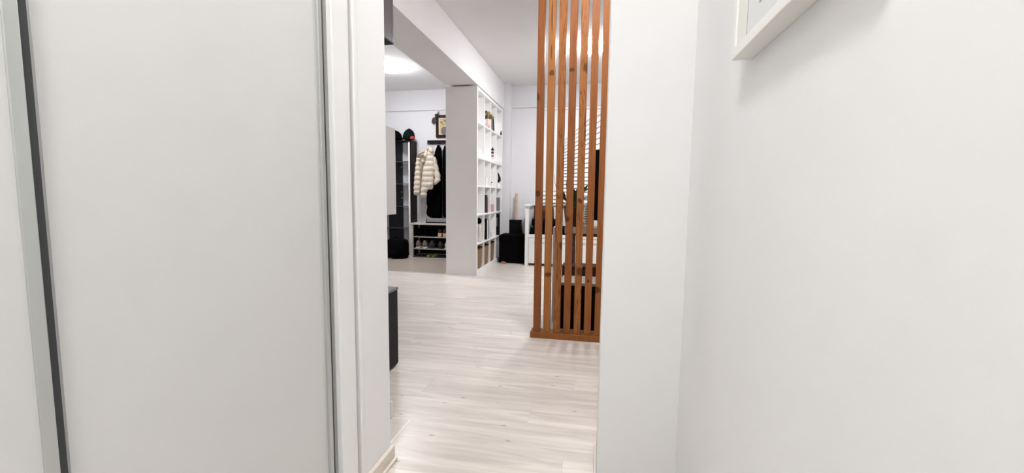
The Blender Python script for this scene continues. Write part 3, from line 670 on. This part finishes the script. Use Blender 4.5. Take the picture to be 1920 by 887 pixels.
# ------------------------------------------------------------------ entry: tall open shelf with caps
ux1 = -2.856; ux0 = -3.46; uy0, uy1 = 6.32, 6.545; uz = 1.80
us = thing('open_shelf_unit', 'tall dark-brown open shelf unit with glass shelves in the entry corner', 'shelf', ((ux0+ux1)/2, 6.4, 0))
box('side_panel', (ux1-0.018, ux1, uy0+0.004, uy1, 0.0, uz), brownwood, us, 0.001)
box('edge_strip', (ux1-0.044, ux1-0.018, uy0, uy0+0.02, 0.0, uz-0.012), whitem, us, 0.001, 'white front edge strip')
box('side_panel', (ux0, ux0+0.018, uy0+0.004, uy1, 0.0, uz), brownwood, us, 0.001)
box('top_panel', (ux0, ux1, uy0, uy1, uz, uz+0.016), brownwood, us, 0.001)
box('bottom_panel', (ux0+0.018, ux1-0.018, uy0+0.02, uy1, 0.02, 0.04), brownwood, us)
box('back_panel', (ux0+0.018, ux1-0.018, uy1-0.012, uy1, 0.04, uz), greywhite, us)
dk0, dk1 = W(730, 420, Y=6.52).x, W(756, 420, Y=6.52).x
sb = box('dark_back_strip', (dk0, dk1, uy1-0.03, uy1-0.012, 0.04, uz), navy, us, 0, 'dark navy strip on the back')
for (px, py) in ((753, 313), (753.5, 360), (754, 371)):
    p = W(px, py, Y=uy1-0.03); bm = bmesh.new(); bmesh.ops.create_uvsphere(bm, u_segments=10, v_segments=6, radius=0.012); bmesh.ops.translate(bm, verts=bm.verts, vec=(p.x, uy1-0.034, p.z)); obj('knob', bm, chrome, sb, True)
for py in (303, 345, 387, 428):
    z = W(760, py, Y=uy0).z
    box('glass_shelf', (ux0+0.018, ux1-0.018, uy0+0.022, uy1-0.03, z-0.006, z+0.006), mat('dark_glass_edge', (0.03, 0.034, 0.04), 0.12), us)
# caps
def cap(name, label, cx, cy, z, r, h, mt, peak, brim_dir):
    t = thing(name, label, 'cap', (cx, cy, z), 'caps on the shelf unit')
    bm = bmesh.new(); n = 20; rings = []
    for zz, s in ((0, 1.0), (0.3, 1.0), (0.6, 0.88), (0.85, 0.55), (0.97, 0.2), (1.0, 0.04)):
        rings.append([Vector((cx+peak*zz*r+r*s*math.cos(2*math.pi*k/n), cy+0.85*r*s*math.sin(2*math.pi*k/n), z+0.012+h*zz*(1+0.0*k))) for k in range(n)])
    loft(bm, rings); obj('crown', bm, mt, t, True)
    bm = bmesh.new(); pts_t = []; rings = []
    for i in range(9):
        a = brim_dir+math.radians(-65+130*i/8); ex = 1.0+0.55*math.sin(math.pi*i/8)
        p0 = Vector((cx+r*0.93*math.cos(a), cy+0.85*r*0.93*math.sin(a), z+0.018)); p1 = Vector((cx+r*ex*math.cos(a), cy+0.85*r*ex*math.sin(a), z+0.004+0.012*math.sin(math.pi*i/8)))
        rings.append([p0, p1, p1+Vector((0, 0, 0.005)), p0+Vector((0, 0, 0.005))])
    loft(bm, rings); obj('brim', bm, mt, t, True)
    bm = bmesh.new(); bmesh.ops.create_uvsphere(bm, u_segments=8, v_segments=6, radius=0.007); bmesh.ops.translate(bm, verts=bm.verts, vec=(cx+peak*r, cy, z+0.012+h)); obj('button', bm, mt, t, True)
    return t
zc = uz+0.0165
c1 = W(765, 255, Y=6.34); c2 = W(743, 255, Y=6.34)
cap('baseball_cap', 'dark green peaked cap on top of the shelf unit', c1.x, 6.36, zc, 0.095, 0.165, greenfab, 0.12, math.radians(-110))
cap('baseball_cap', 'rounded black cap on top of the shelf unit beside the green one', c2.x-0.03, 6.36, zc, 0.11, 0.145, capblack, 0.0, math.radians(-90))
rp_ = W(774, 259, Y=6.28)
bm = bmesh.new(); loft(bm, [superring(rp_.x, 6.262, zz, 0.034*s, 0.026*s, 18, 3) for zz, s in ((zc, .9), (zc+0.01, 1), (zc+0.03, .95), (zc+0.045, .7), (zc+0.05, .3))])
tag(obj('red_pouch', bm, redm, None, True), 'small red cloth pouch beside the green cap', 'pouch')
# backpack
bk = thing('backpack', 'black backpack slumped on the floor before the open shelf unit', 'bag', (-3.05, 6.05, 0))
bm = bmesh.new()
loft(bm, [superring(cx, 6.06, zz, rx, ry, 26, 3.4) for zz, cx, rx, ry in ((0.002, -3.03, 0.20, 0.10), (0.02, -3.03, 0.215, 0.115), (0.12, -3.02, 0.213, 0.12), (0.22, -3.00, 0.195, 0.105), (0.275, -2.98, 0.165, 0.085), (0.293, -2.97, 0.11, 0.05))]); obj('body', bm, blackfab, bk, True)
bm = bmesh.new(); loft(bm, [superring(-3.05, 5.945, zz, rx, ry, 20, 3.2) for zz, rx, ry in ((0.015, .13, .02), (0.03, .14, .035), (0.10, .14, .035), (0.135, .12, .012))]); obj('front_pocket', bm, blackfab, bk, True)
bm = bmesh.new(); tube(bm, [(-3.03, 6.06, 0.285), (-3.02, 6.06, 0.315), (-2.96, 6.06, 0.318), (-2.94, 6.06, 0.285)], 0.009, 8); obj('handle', bm, blackfab, bk, True)
bm = bmesh.new(); tube(bm, [(-3.23, 6.02, 0.17), (-3.27, 5.99, 0.10), (-3.25, 5.96, 0.015), (-3.12, 5.92, 0.009), (-3.0, 5.93, 0.009)], 0.008, 8); obj('strap', bm, mat('strap_grey', (0.30, 0.29, 0.28), 0.8), bk, True)

# ------------------------------------------------------------------ shoe bench and shoes
sx0, sx1, sy0, sy1 = -2.842, -1.95, 6.24, 6.535
hx = thing('shoe_bench', 'cream shoe bench with open shelves under the coats', 'bench', ((sx0+sx1)/2, 6.39, 0))
creamp = mat('cream_paint', (0.66, 0.62, 0.55), 0.45)
box('seat_board', (sx0-0.011, sx1+0.03, sy0-0.02, sy1, 0.508, 0.530), creamp, hx, 0.002)
for xx in (sx0, sx1-0.04):
    for yy in (sy0, sy1-0.04): box('leg', (xx, xx+0.04, yy, yy+0.04, 0, 0.508), creamp, hx, 0.002)
box('back_board', (sx0+0.04, sx1-0.04, sy1-0.012, sy1, 0.02, 0.508), brownwood, hx)
for z in (0.322, 0.135): box('shelf_board', (sx0+0.04, sx1-0.04, sy0+0.004, sy1-0.012, z-0.014, z), mat('shelf_grey', (0.40, 0.38, 0.35), 0.5), hx, 0.001)
box('side_board', (sx0+0.01, sx0+0.02, sy0+0.04, sy1-0.04, 0.02, 0.508), brownwood, hx)
tag(box('shoe_mat', (sx0+0.045, sx1-0.045, sy0-0.03, sy1-0.02, 0.0, 0.008), matm, None, 0.002), 'dark flat mat on the floor beneath the shoe bench', 'mat')
def make_shoe(name, label, upm, solem, x, z, w=0.046, L=0.235, h=0.085, sole=0.028, y0=None, group='shoes on the bench shelves'):
    y0 = (sy0+0.02) if y0 is None else y0
    t = thing(name, label, 'shoe', (x, y0+L/2, z), group)
    prof = [(0.0, .70, .93), (0.05, .86, 1.0), (0.18, .92, .96), (0.35, .88, .80), (0.5, .95, .66), (0.7, 1.08, .52), (0.88, .95, .42), (0.97, .62, .32), (1.0, .3, .22)]
    def ring(f, wf, zb, zt, top):
        yy = y0+f*L; ww = w*wf; out = []
        for k in range(12):
            a = math.pi*2*k/12; cx_, s_ = math.cos(a), math.sin(a)
            out.append(Vector((x+ww*cx_*(1 if s_ < 0.2 else top), yy, zb+(zt-zb)*(0.5+0.5*max(-1, min(1, s_*1.25))))))
        return out
    bm = bmesh.new(); loft(bm, [ring(f, wf*0.94, z+sole*0.8, z+sole+h*hf, 0.62) for f, wf, hf in prof]); obj('upper', bm, upm, t, True)
    bm = bmesh.new(); loft(bm, [ring(f, wf*1.04, z+0.0005, z+sole, 1.0) for f, wf, hf in prof]); obj('sole', bm, solem, t)
    bm = bmesh.new(); yy = y0+0.10*L
    tube(bm, [(x+0.6*w*math.cos(a)*0.8, y0+0.2*L+0.13*L*math.sin(a), z+sole+h*0.94) for a in [2*math.pi*k/12 for k in range(13)]], 0.006, 6); obj('collar', bm, upm, t, True)
    return t
z2, z1s = 0.1355, 0.3225
make_shoe('sneaker', 'left taupe sneaker with a white sole on the middle bench shelf', taupe, rubber, W(783, 457, Y=6.26).x, z2, 0.043, h=0.095)
make_shoe('sneaker', 'right taupe sneaker with a white sole, next to the slate shoes', taupe, rubber, W(795.5, 457, Y=6.26).x, z2, 0.047, h=0.095)
make_shoe('sneaker', 'slate grey sneaker just right of the taupe pair', slate, slate, W(809, 457, Y=6.26).x, z2, 0.046, h=0.095)
make_shoe('sneaker', 'charcoal grey shoe on the middle bench shelf near the cube shelf', charcoal, charcoal, W(824.5, 457, Y=6.26).x, z2, 0.040, h=0.09)
make_shoe('sneaker', 'pale sneaker half hidden by the cube shelf end panel', mat('pale_mesh', (0.55, 0.48, 0.46), 0.8), rubber, W(837, 457, Y=6.26).x, z2, 0.042, h=0.085)
make_shoe('shoe', 'leftmost black shoe on the upper bench shelf', coatm, blackplastic, W(785, 434, Y=6.26).x, z1s, 0.044, h=0.10)
make_shoe('shoe', 'black shoe second from the left on the upper bench shelf', coatm, blackplastic, W(798, 434, Y=6.26).x, z1s, 0.044, h=0.11)
make_shoe('shoe', 'black shoe beside the maroon pair on the upper bench shelf', coatm, blackplastic, W(810.5, 434, Y=6.26).x, z1s, 0.044, h=0.11)
make_shoe('shoe', 'left maroon shoe with a thick tan sole on the upper bench shelf', maroon, tansole, W(824, 434, Y=6.26).x, z1s, 0.036, h=0.055, sole=0.07)
make_shoe('shoe', 'right maroon shoe with a thick tan sole, cut off by the cube shelf', maroon, tansole, W(833.5, 434, Y=6.26).x, z1s, 0.036, h=0.055, sole=0.07)
for k, (px, s) in enumerate(((804, 1), (814, 1))):
    p = W(px, 477, Y=6.3)
    t = thing('flip_flop', ['lime green flip-flop on the mat under the bench, left one', 'lime green flip-flop on the mat under the bench, right one'][k], 'flip-flop', (p.x, 6.32, 0.009), 'flip-flops under the bench')
    bm = bmesh.new(); out = [(0.030*math.cos(a)*(1+0.15*math.sin(a)), 0.10*math.sin(a)) for a in [2*math.pi*q/20 for q in range(20)]]
    loft(bm, [[(p.x+a, 6.34+b, zz) for a, b in out] for zz in (0.009, 0.026)]); obj('sole', bm, lime, t)
    bm = bmesh.new(); tube(bm, [(p.x-0.027, 6.33, 0.026), (p.x-0.01, 6.37, 0.044), (p.x, 6.40, 0.026)], 0.004, 6); obj('strap', bm, lime, t, True)
    bm = bmesh.new(); tube(bm, [(p.x+0.027, 6.33, 0.026), (p.x+0.01, 6.37, 0.044), (p.x, 6.40, 0.026)], 0.004, 6); obj('strap', bm, lime, t, True)
# flat grey case on the bench
gx0 = W(803, 414, Y=6.42).x
gc = thing('flat_case', 'flat grey case with dark trim lying on the shoe bench', 'case', (gx0+0.2, 6.42, 0.53))
box('body', (gx0, gx0+0.42, 6.33, 6.50, 0.545, 0.60), mat('grey_nylon', (0.30, 0.28, 0.29), 0.7), gc, 0.006)
box('bottom_trim', (gx0-0.004, gx0+0.424, 6.325, 6.505, 0.5305, 0.546), blackplastic, gc, 0.003)
bm = bmesh.new(); tube(bm, [(gx0+0.006, 6.325, 0.546), (gx0+0.012, 6.325, 0.60)], 0.005, 6); obj('edge_trim', bm, blackplastic, gc)

# ------------------------------------------------------------------ coat rack, coats, icon picture
rz0, rz1 = 1.782, 1.812
rk = thing('coat_rack', 'dark wall-mounted coat rack board with hooks under the framed picture', 'coat rack', (-2.3, YF, 1.8))
rx0 = W(801, 267, Y=YF-0.03).x
box('board', (rx0, -1.95, YF-0.03, YF, rz0-0.005, rz1+0.02), brownwood, rk, 0.003)
hooks = [W(806.5, 272, Y=6.47).x, W(822, 272, Y=6.47).x, W(838, 272, Y=6.47).x]
for hxk in hooks:
    bm = bmesh.new(); tube(bm, [(hxk, YF-0.03, rz0+0.018), (hxk, YF-0.055, rz0+0.012), (hxk, YF-0.07, rz0-0.012), (hxk, YF-0.082, rz0-0.016), (hxk, YF-0.092, rz0+0.004)], [0.006, 0.006, 0.005, 0.005, 0.007], 8); obj('hook', bm, blackplastic, rk, True)

def panel(rows, Yc, depth, puff=0, nseg=18, nrow=None, pamp=0.35):
    """soft closed garment panel from (pixel y, x left, x right) rows; puff = number of quilted bands"""
    bm = bmesh.new(); ys = [r[0] for r in rows]; N_ = nrow or (puff*6 if puff else 22); rings = []
    def interp(y):
        for a, b in zip(rows, rows[1:]):
            if a[0] <= y <= b[0]:
                t = (y-a[0])/(b[0]-a[0]) if b[0] > a[0] else 0
                return a[1]+(b[1]-a[1])*t, a[2]+(b[2]-a[2])*t
        return rows[-1][1:]
    for i in range(N_+1):
        t = i/N_; y = ys[0]+(ys[-1]-ys[0])*t; xl, xr = interp(y)
        pl_, pr_ = W(xl, y, Y=Yc), W(xr, y, Y=Yc)
        f = 1.0; ins = 0
        if puff:
            ph = abs(math.sin(math.pi*puff*t)); f = (1-pamp)+pamp*ph**0.6; ins = (1-ph**0.6)*0.010
        end = min(1, math.sin(math.pi*min(max(t, 0.015), 0.985))*5)
        w = (pr_.x-pl_.x)/2-ins; cx_ = (pr_.x+pl_.x)/2
        d = depth*f*end
        rings.append([Vector((cx_+w*math.cos(2*math.pi*k/nseg), Yc+d*math.sin(2*math.pi*k/nseg), pl_.z+(pr_.z-pl_.z)*(0.5+0.5*math.cos(2*math.pi*k/nseg)))) for k in range(nseg)])
    loft(bm, rings)
    return bm
JY = 6.315
jk = thing('puffer_jacket', 'cream quilted puffer jacket hanging on the coat rack', 'jacket', (W(803, 372, Y=JY).x, JY, W(803, 372, Y=JY).z))
obj('back_body', panel([(286, 788, 813), (300, 784, 815), (330, 782, 815), (350, 783, 813)], JY+0.03, 0.035, 7), jacketm, jk, True)
obj('left_front', panel([(293, 781.5, 789), (303, 780, 788), (320, 778, 789), (346, 776, 790), (358, 775.6, 789), (366, 776, 787)], JY, 0.045, 8), jacketm, jk, True)
obj('right_front', panel([(282, 802, 812), (290, 798, 814), (304, 793, 815), (320, 790, 815), (346, 788.5, 813), (358, 788, 801), (371, 788, 799.5)], JY-0.02, 0.05, 9), jacketm, jk, True)
obj('lower_hem', panel([(338, 798, 814), (348, 799, 813), (355.5, 800, 811)], JY, 0.035, 2), jacketm, jk, True)
obj('sleeve', panel([(294, 813, 817), (305, 813.5, 820), (318, 814, 823), (330, 814.5, 826), (338, 814.5, 826), (347, 814, 817)], JY-0.01, 0.045, 4, pamp=0.2), jacketm, jk, True)
bm = bmesh.new(); tube(bm, [W(789, 297, Y=JY-0.05), W(792, 307, Y=JY-0.065), W(790, 320, Y=JY-0.06), W(788.5, 345, Y=JY-0.055), W(787.5, 364, Y=JY-0.05)], [0.012, 0.016, 0.011, 0.009, 0.006], 8); obj('zip_fold', bm, jacketd, jk, True)
bm = bmesh.new(); tube(bm, [W(783, 293, Y=JY-0.03), W(788, 287, Y=JY-0.05), W(794, 284.5, Y=JY-0.05), W(799, 281, Y=JY-0.03), W(806, 276.5, Y=JY+0.01)], [0.022, 0.024, 0.022, 0.022, 0.016], 10); obj('collar', bm, mat('collar_tan', (0.50, 0.42, 0.33), 0.6), jk, True)
bm = bmesh.new(); tube(bm, [W(806.5, 275, Y=JY+0.02), W(808, 281, Y=JY-0.04), W(810, 286, Y=JY-0.05)], [0.014, 0.040, 0.028], 10); obj('hood', bm, jacketm, jk, True)
bm = bmesh.new(); tube(bm, [W(800, 283, Y=JY-0.05), W(797, 292, Y=JY-0.075), W(794, 301, Y=JY-0.08), W(791.5, 305, Y=JY-0.07)], [0.018, 0.024, 0.026, 0.014], 10); obj('lapel', bm, jacketm, jk, True)
bm = bmesh.new(); tube(bm, [(hooks[0], YF-0.085, rz0-0.013), (hooks[0], JY+0.02, rz0-0.03)], 0.004, 6); obj('hanging_loop', bm, jacketd, jk)
ca = thing('coat', 'long black coat hanging beside the cream puffer jacket', 'coat', (W(818, 408, Y=6.46).x, 6.46, W(818, 408, Y=6.46).z))
obj('body', panel([(272, 820, 824), (278, 818, 827), (287, 815, 828), (300, 816, 829), (330, 812, 829.5), (345, 806, 829.5), (356, 800.5, 829.5), (380, 799.5, 829.5), (386, 801.5, 829.5), (400, 799, 829.5), (405, 801, 829), (409, 810, 828)], 6.485, 0.045, 0, nrow=40), coatm, ca, True)
obj('sleeve', panel([(290, 813, 819), (330, 805, 815), (360, 800.5, 810), (383, 799.6, 808), (388, 802, 807)], 6.465, 0.028, 0), coatm, ca, True)
obj('front_fold', panel([(300, 821, 826), (350, 820, 826), (395, 818, 826), (407, 819, 825)], 6.445, 0.02, 0), coatm, ca, True)
cb = thing('coat', 'second black coat mostly hidden behind the cube shelf end', 'coat', (W(846, 406, Y=6.44).x, 6.44, W(846, 406, Y=6.44).z))
obj('body', panel([(273, 833, 840), (282, 830.5, 846), (295, 830.2, 856), (340, 830.2, 862), (390, 830.2, 864), (406, 830.5, 863), (409, 834, 862)], 6.48, 0.05, 0, nrow=30), coatm, cb, True)
obj('sleeve', panel([(292, 850, 858), (340, 856, 866), (380, 858, 868), (386, 860, 866)], 6.42, 0.03, 0), coatm, cb, True)
# framed picture with a plain gold still life
ix0 = W(817.5, 237, Y=YF-0.02).x; iz1 = W(818, 216, Y=YF-0.02).z; iz0 = W(818, 258, Y=YF-0.02).z; ix1 = ix0+0.30
ip = thing('framed_picture', 'brown framed picture with gold ground above the coat rack', 'picture', ((ix0+ix1)/2, YF, iz0))
B = 0.042
for d in ((ix0, ix0+B, iz0, iz1), (ix1-B, ix1, iz0, iz1), (ix0+B, ix1-B, iz0, iz0+B), (ix0+B, ix1-B, iz1-B, iz1)):
    box('frame_bar', (d[0], d[1], YF-0.032, YF, d[2], d[3]), brownwood, ip, 0.004)
box('picture', (ix0+B, ix1-B, YF-0.014, YF, iz0+B, iz1-B), goldm, ip)
box('pale_border', (ix0+B, ix0+B+0.014, YF-0.0155, YF-0.014, iz0+B, iz1-B), mat('pale_gold', (0.85, 0.74, 0.52), 0.5), ip)
box('pale_border', (ix0+B+0.014, ix1-B, YF-0.0155, YF-0.014, iz0+B, iz0+B+0.012), MATS['pale_gold'], ip)
box('pale_border', (ix0+B+0.014, ix1-B, YF-0.0155, YF-0.014, iz1-B-0.012, iz1-B), MATS['pale_gold'], ip)
vase_m = mat('painted_vase', (0.16, 0.13, 0.14), 0.6); sprig_m = mat('painted_sprig', (0.20, 0.17, 0.06), 0.6)
def patch(name, cx, cz, rx, rz, mt, n=14):
    bm = bmesh.new(); yq = YF-0.0158
    loft(bm, [[(cx+rx*math.cos(2*math.pi*k/n), yq+d, cz+rz*math.sin(2*math.pi*k/n)) for k in range(n)] for d in (0.0016, -0.0004)]); obj(name, bm, mt, ip)
pcx = ix0+0.125
patch('painted_shape', pcx+0.01, iz0+0.105, 0.055, 0.062, vase_m)
for (a, b, r) in ((-0.035, 0.235, .020), (0.02, 0.255, .022), (0.055, 0.225, .024), (-0.01, 0.21, .012), (0.045, 0.275, .014)): patch('painted_sprig', pcx+a, iz0+b, r, r*0.8, sprig_m, 9)
# dried twigs stuck behind the frame
tw = thing('dried_twigs', 'dried leafy twigs tucked behind the upper left corner of the brown picture', 'twigs', (ix0, YF-0.02, iz0+0.15))
twm = mat('dried_leaf', (0.045, 0.04, 0.03), 0.8)
bm = bmesh.new(); tube(bm, [W(819, 230, Y=YF-0.045), W(816, 217, Y=YF-0.045), W(820, 214, Y=YF-0.04), W(823, 209, Y=YF-0.03)], 0.007, 6); obj('twig', bm, twm, tw, True)
bm = bmesh.new(); tube(bm, [W(819, 231, Y=YF-0.045), W(815, 229, Y=YF-0.03), W(811, 228, Y=YF-0.03)], 0.005, 6); obj('twig', bm, twm, tw, True)
def dleaf(pts, th=0.008):
    bm = bmesh.new(); loft(bm, [[W(x, y, Y=YF-0.03+d) for x, y in pts] for d in (-th, th)]); obj('leaf', bm, twm, tw, bevel=0.003)
dleaf([(814.5, 219), (815.8, 225), (815.5, 230), (811.5, 232.5), (809, 229), (810.5, 222)])
dleaf([(814.5, 214.5), (822, 212), (822.8, 215), (817, 218)])

# ------------------------------------------------------------------ ceiling lamps (the light of the place)
def lamp_mat(name, col, s):
    m = bpy.data.materials.new(name); m.use_nodes = True; b = m.node_tree.nodes['Principled BSDF']
    b.inputs['Base Color'].default_value = (0.9, 0.9, 0.9, 1); b.inputs['Emission Color'].default_value = (*col, 1); b.inputs['Emission Strength'].default_value = s
    return m
def ceiling_lamp(label, x, y, r, h, col, s):
    t = thing('ceiling_lamp', label, 'lamp', (x, y, CEIL-h-0.02))
    bm = bmesh.new(); lathe(bm, x, y, [(r*0.9, CEIL-0.022), (r*0.92, CEIL)], 40); obj('base_plate', bm, bedm, t)
    bm = bmesh.new(); z = CEIL-0.022
    lathe(bm, x, y, [(r*math.cos(a), z-h*math.sin(a)) for a in [math.radians(q) for q in (0, 15, 30, 45, 60, 75, 87)]], 40); obj('diffuser', bm, lamp_mat('lamp_glow', col, s), t, True)
    return t
ceiling_lamp('round flush ceiling lamp glowing in the entry corner left of the beam', -2.67, 5.30, 0.18, 0.05, COOL, ENTRY_W)
ceiling_lamp('round flush ceiling lamp glowing behind the pine slat screen', -0.10, 4.92, 0.20, 0.045, COOL, LIVING_W)
ceiling_lamp('round flush ceiling lamp of the hall, above the wardrobe doors', -0.36, -0.16, 0.14, 0.06, WARM, HALL_W)
ceiling_lamp('round flush ceiling lamp just beyond the opening, in front of the slat screen', 0.0, 2.10, 0.15, 0.06, WARM, OPEN_W)
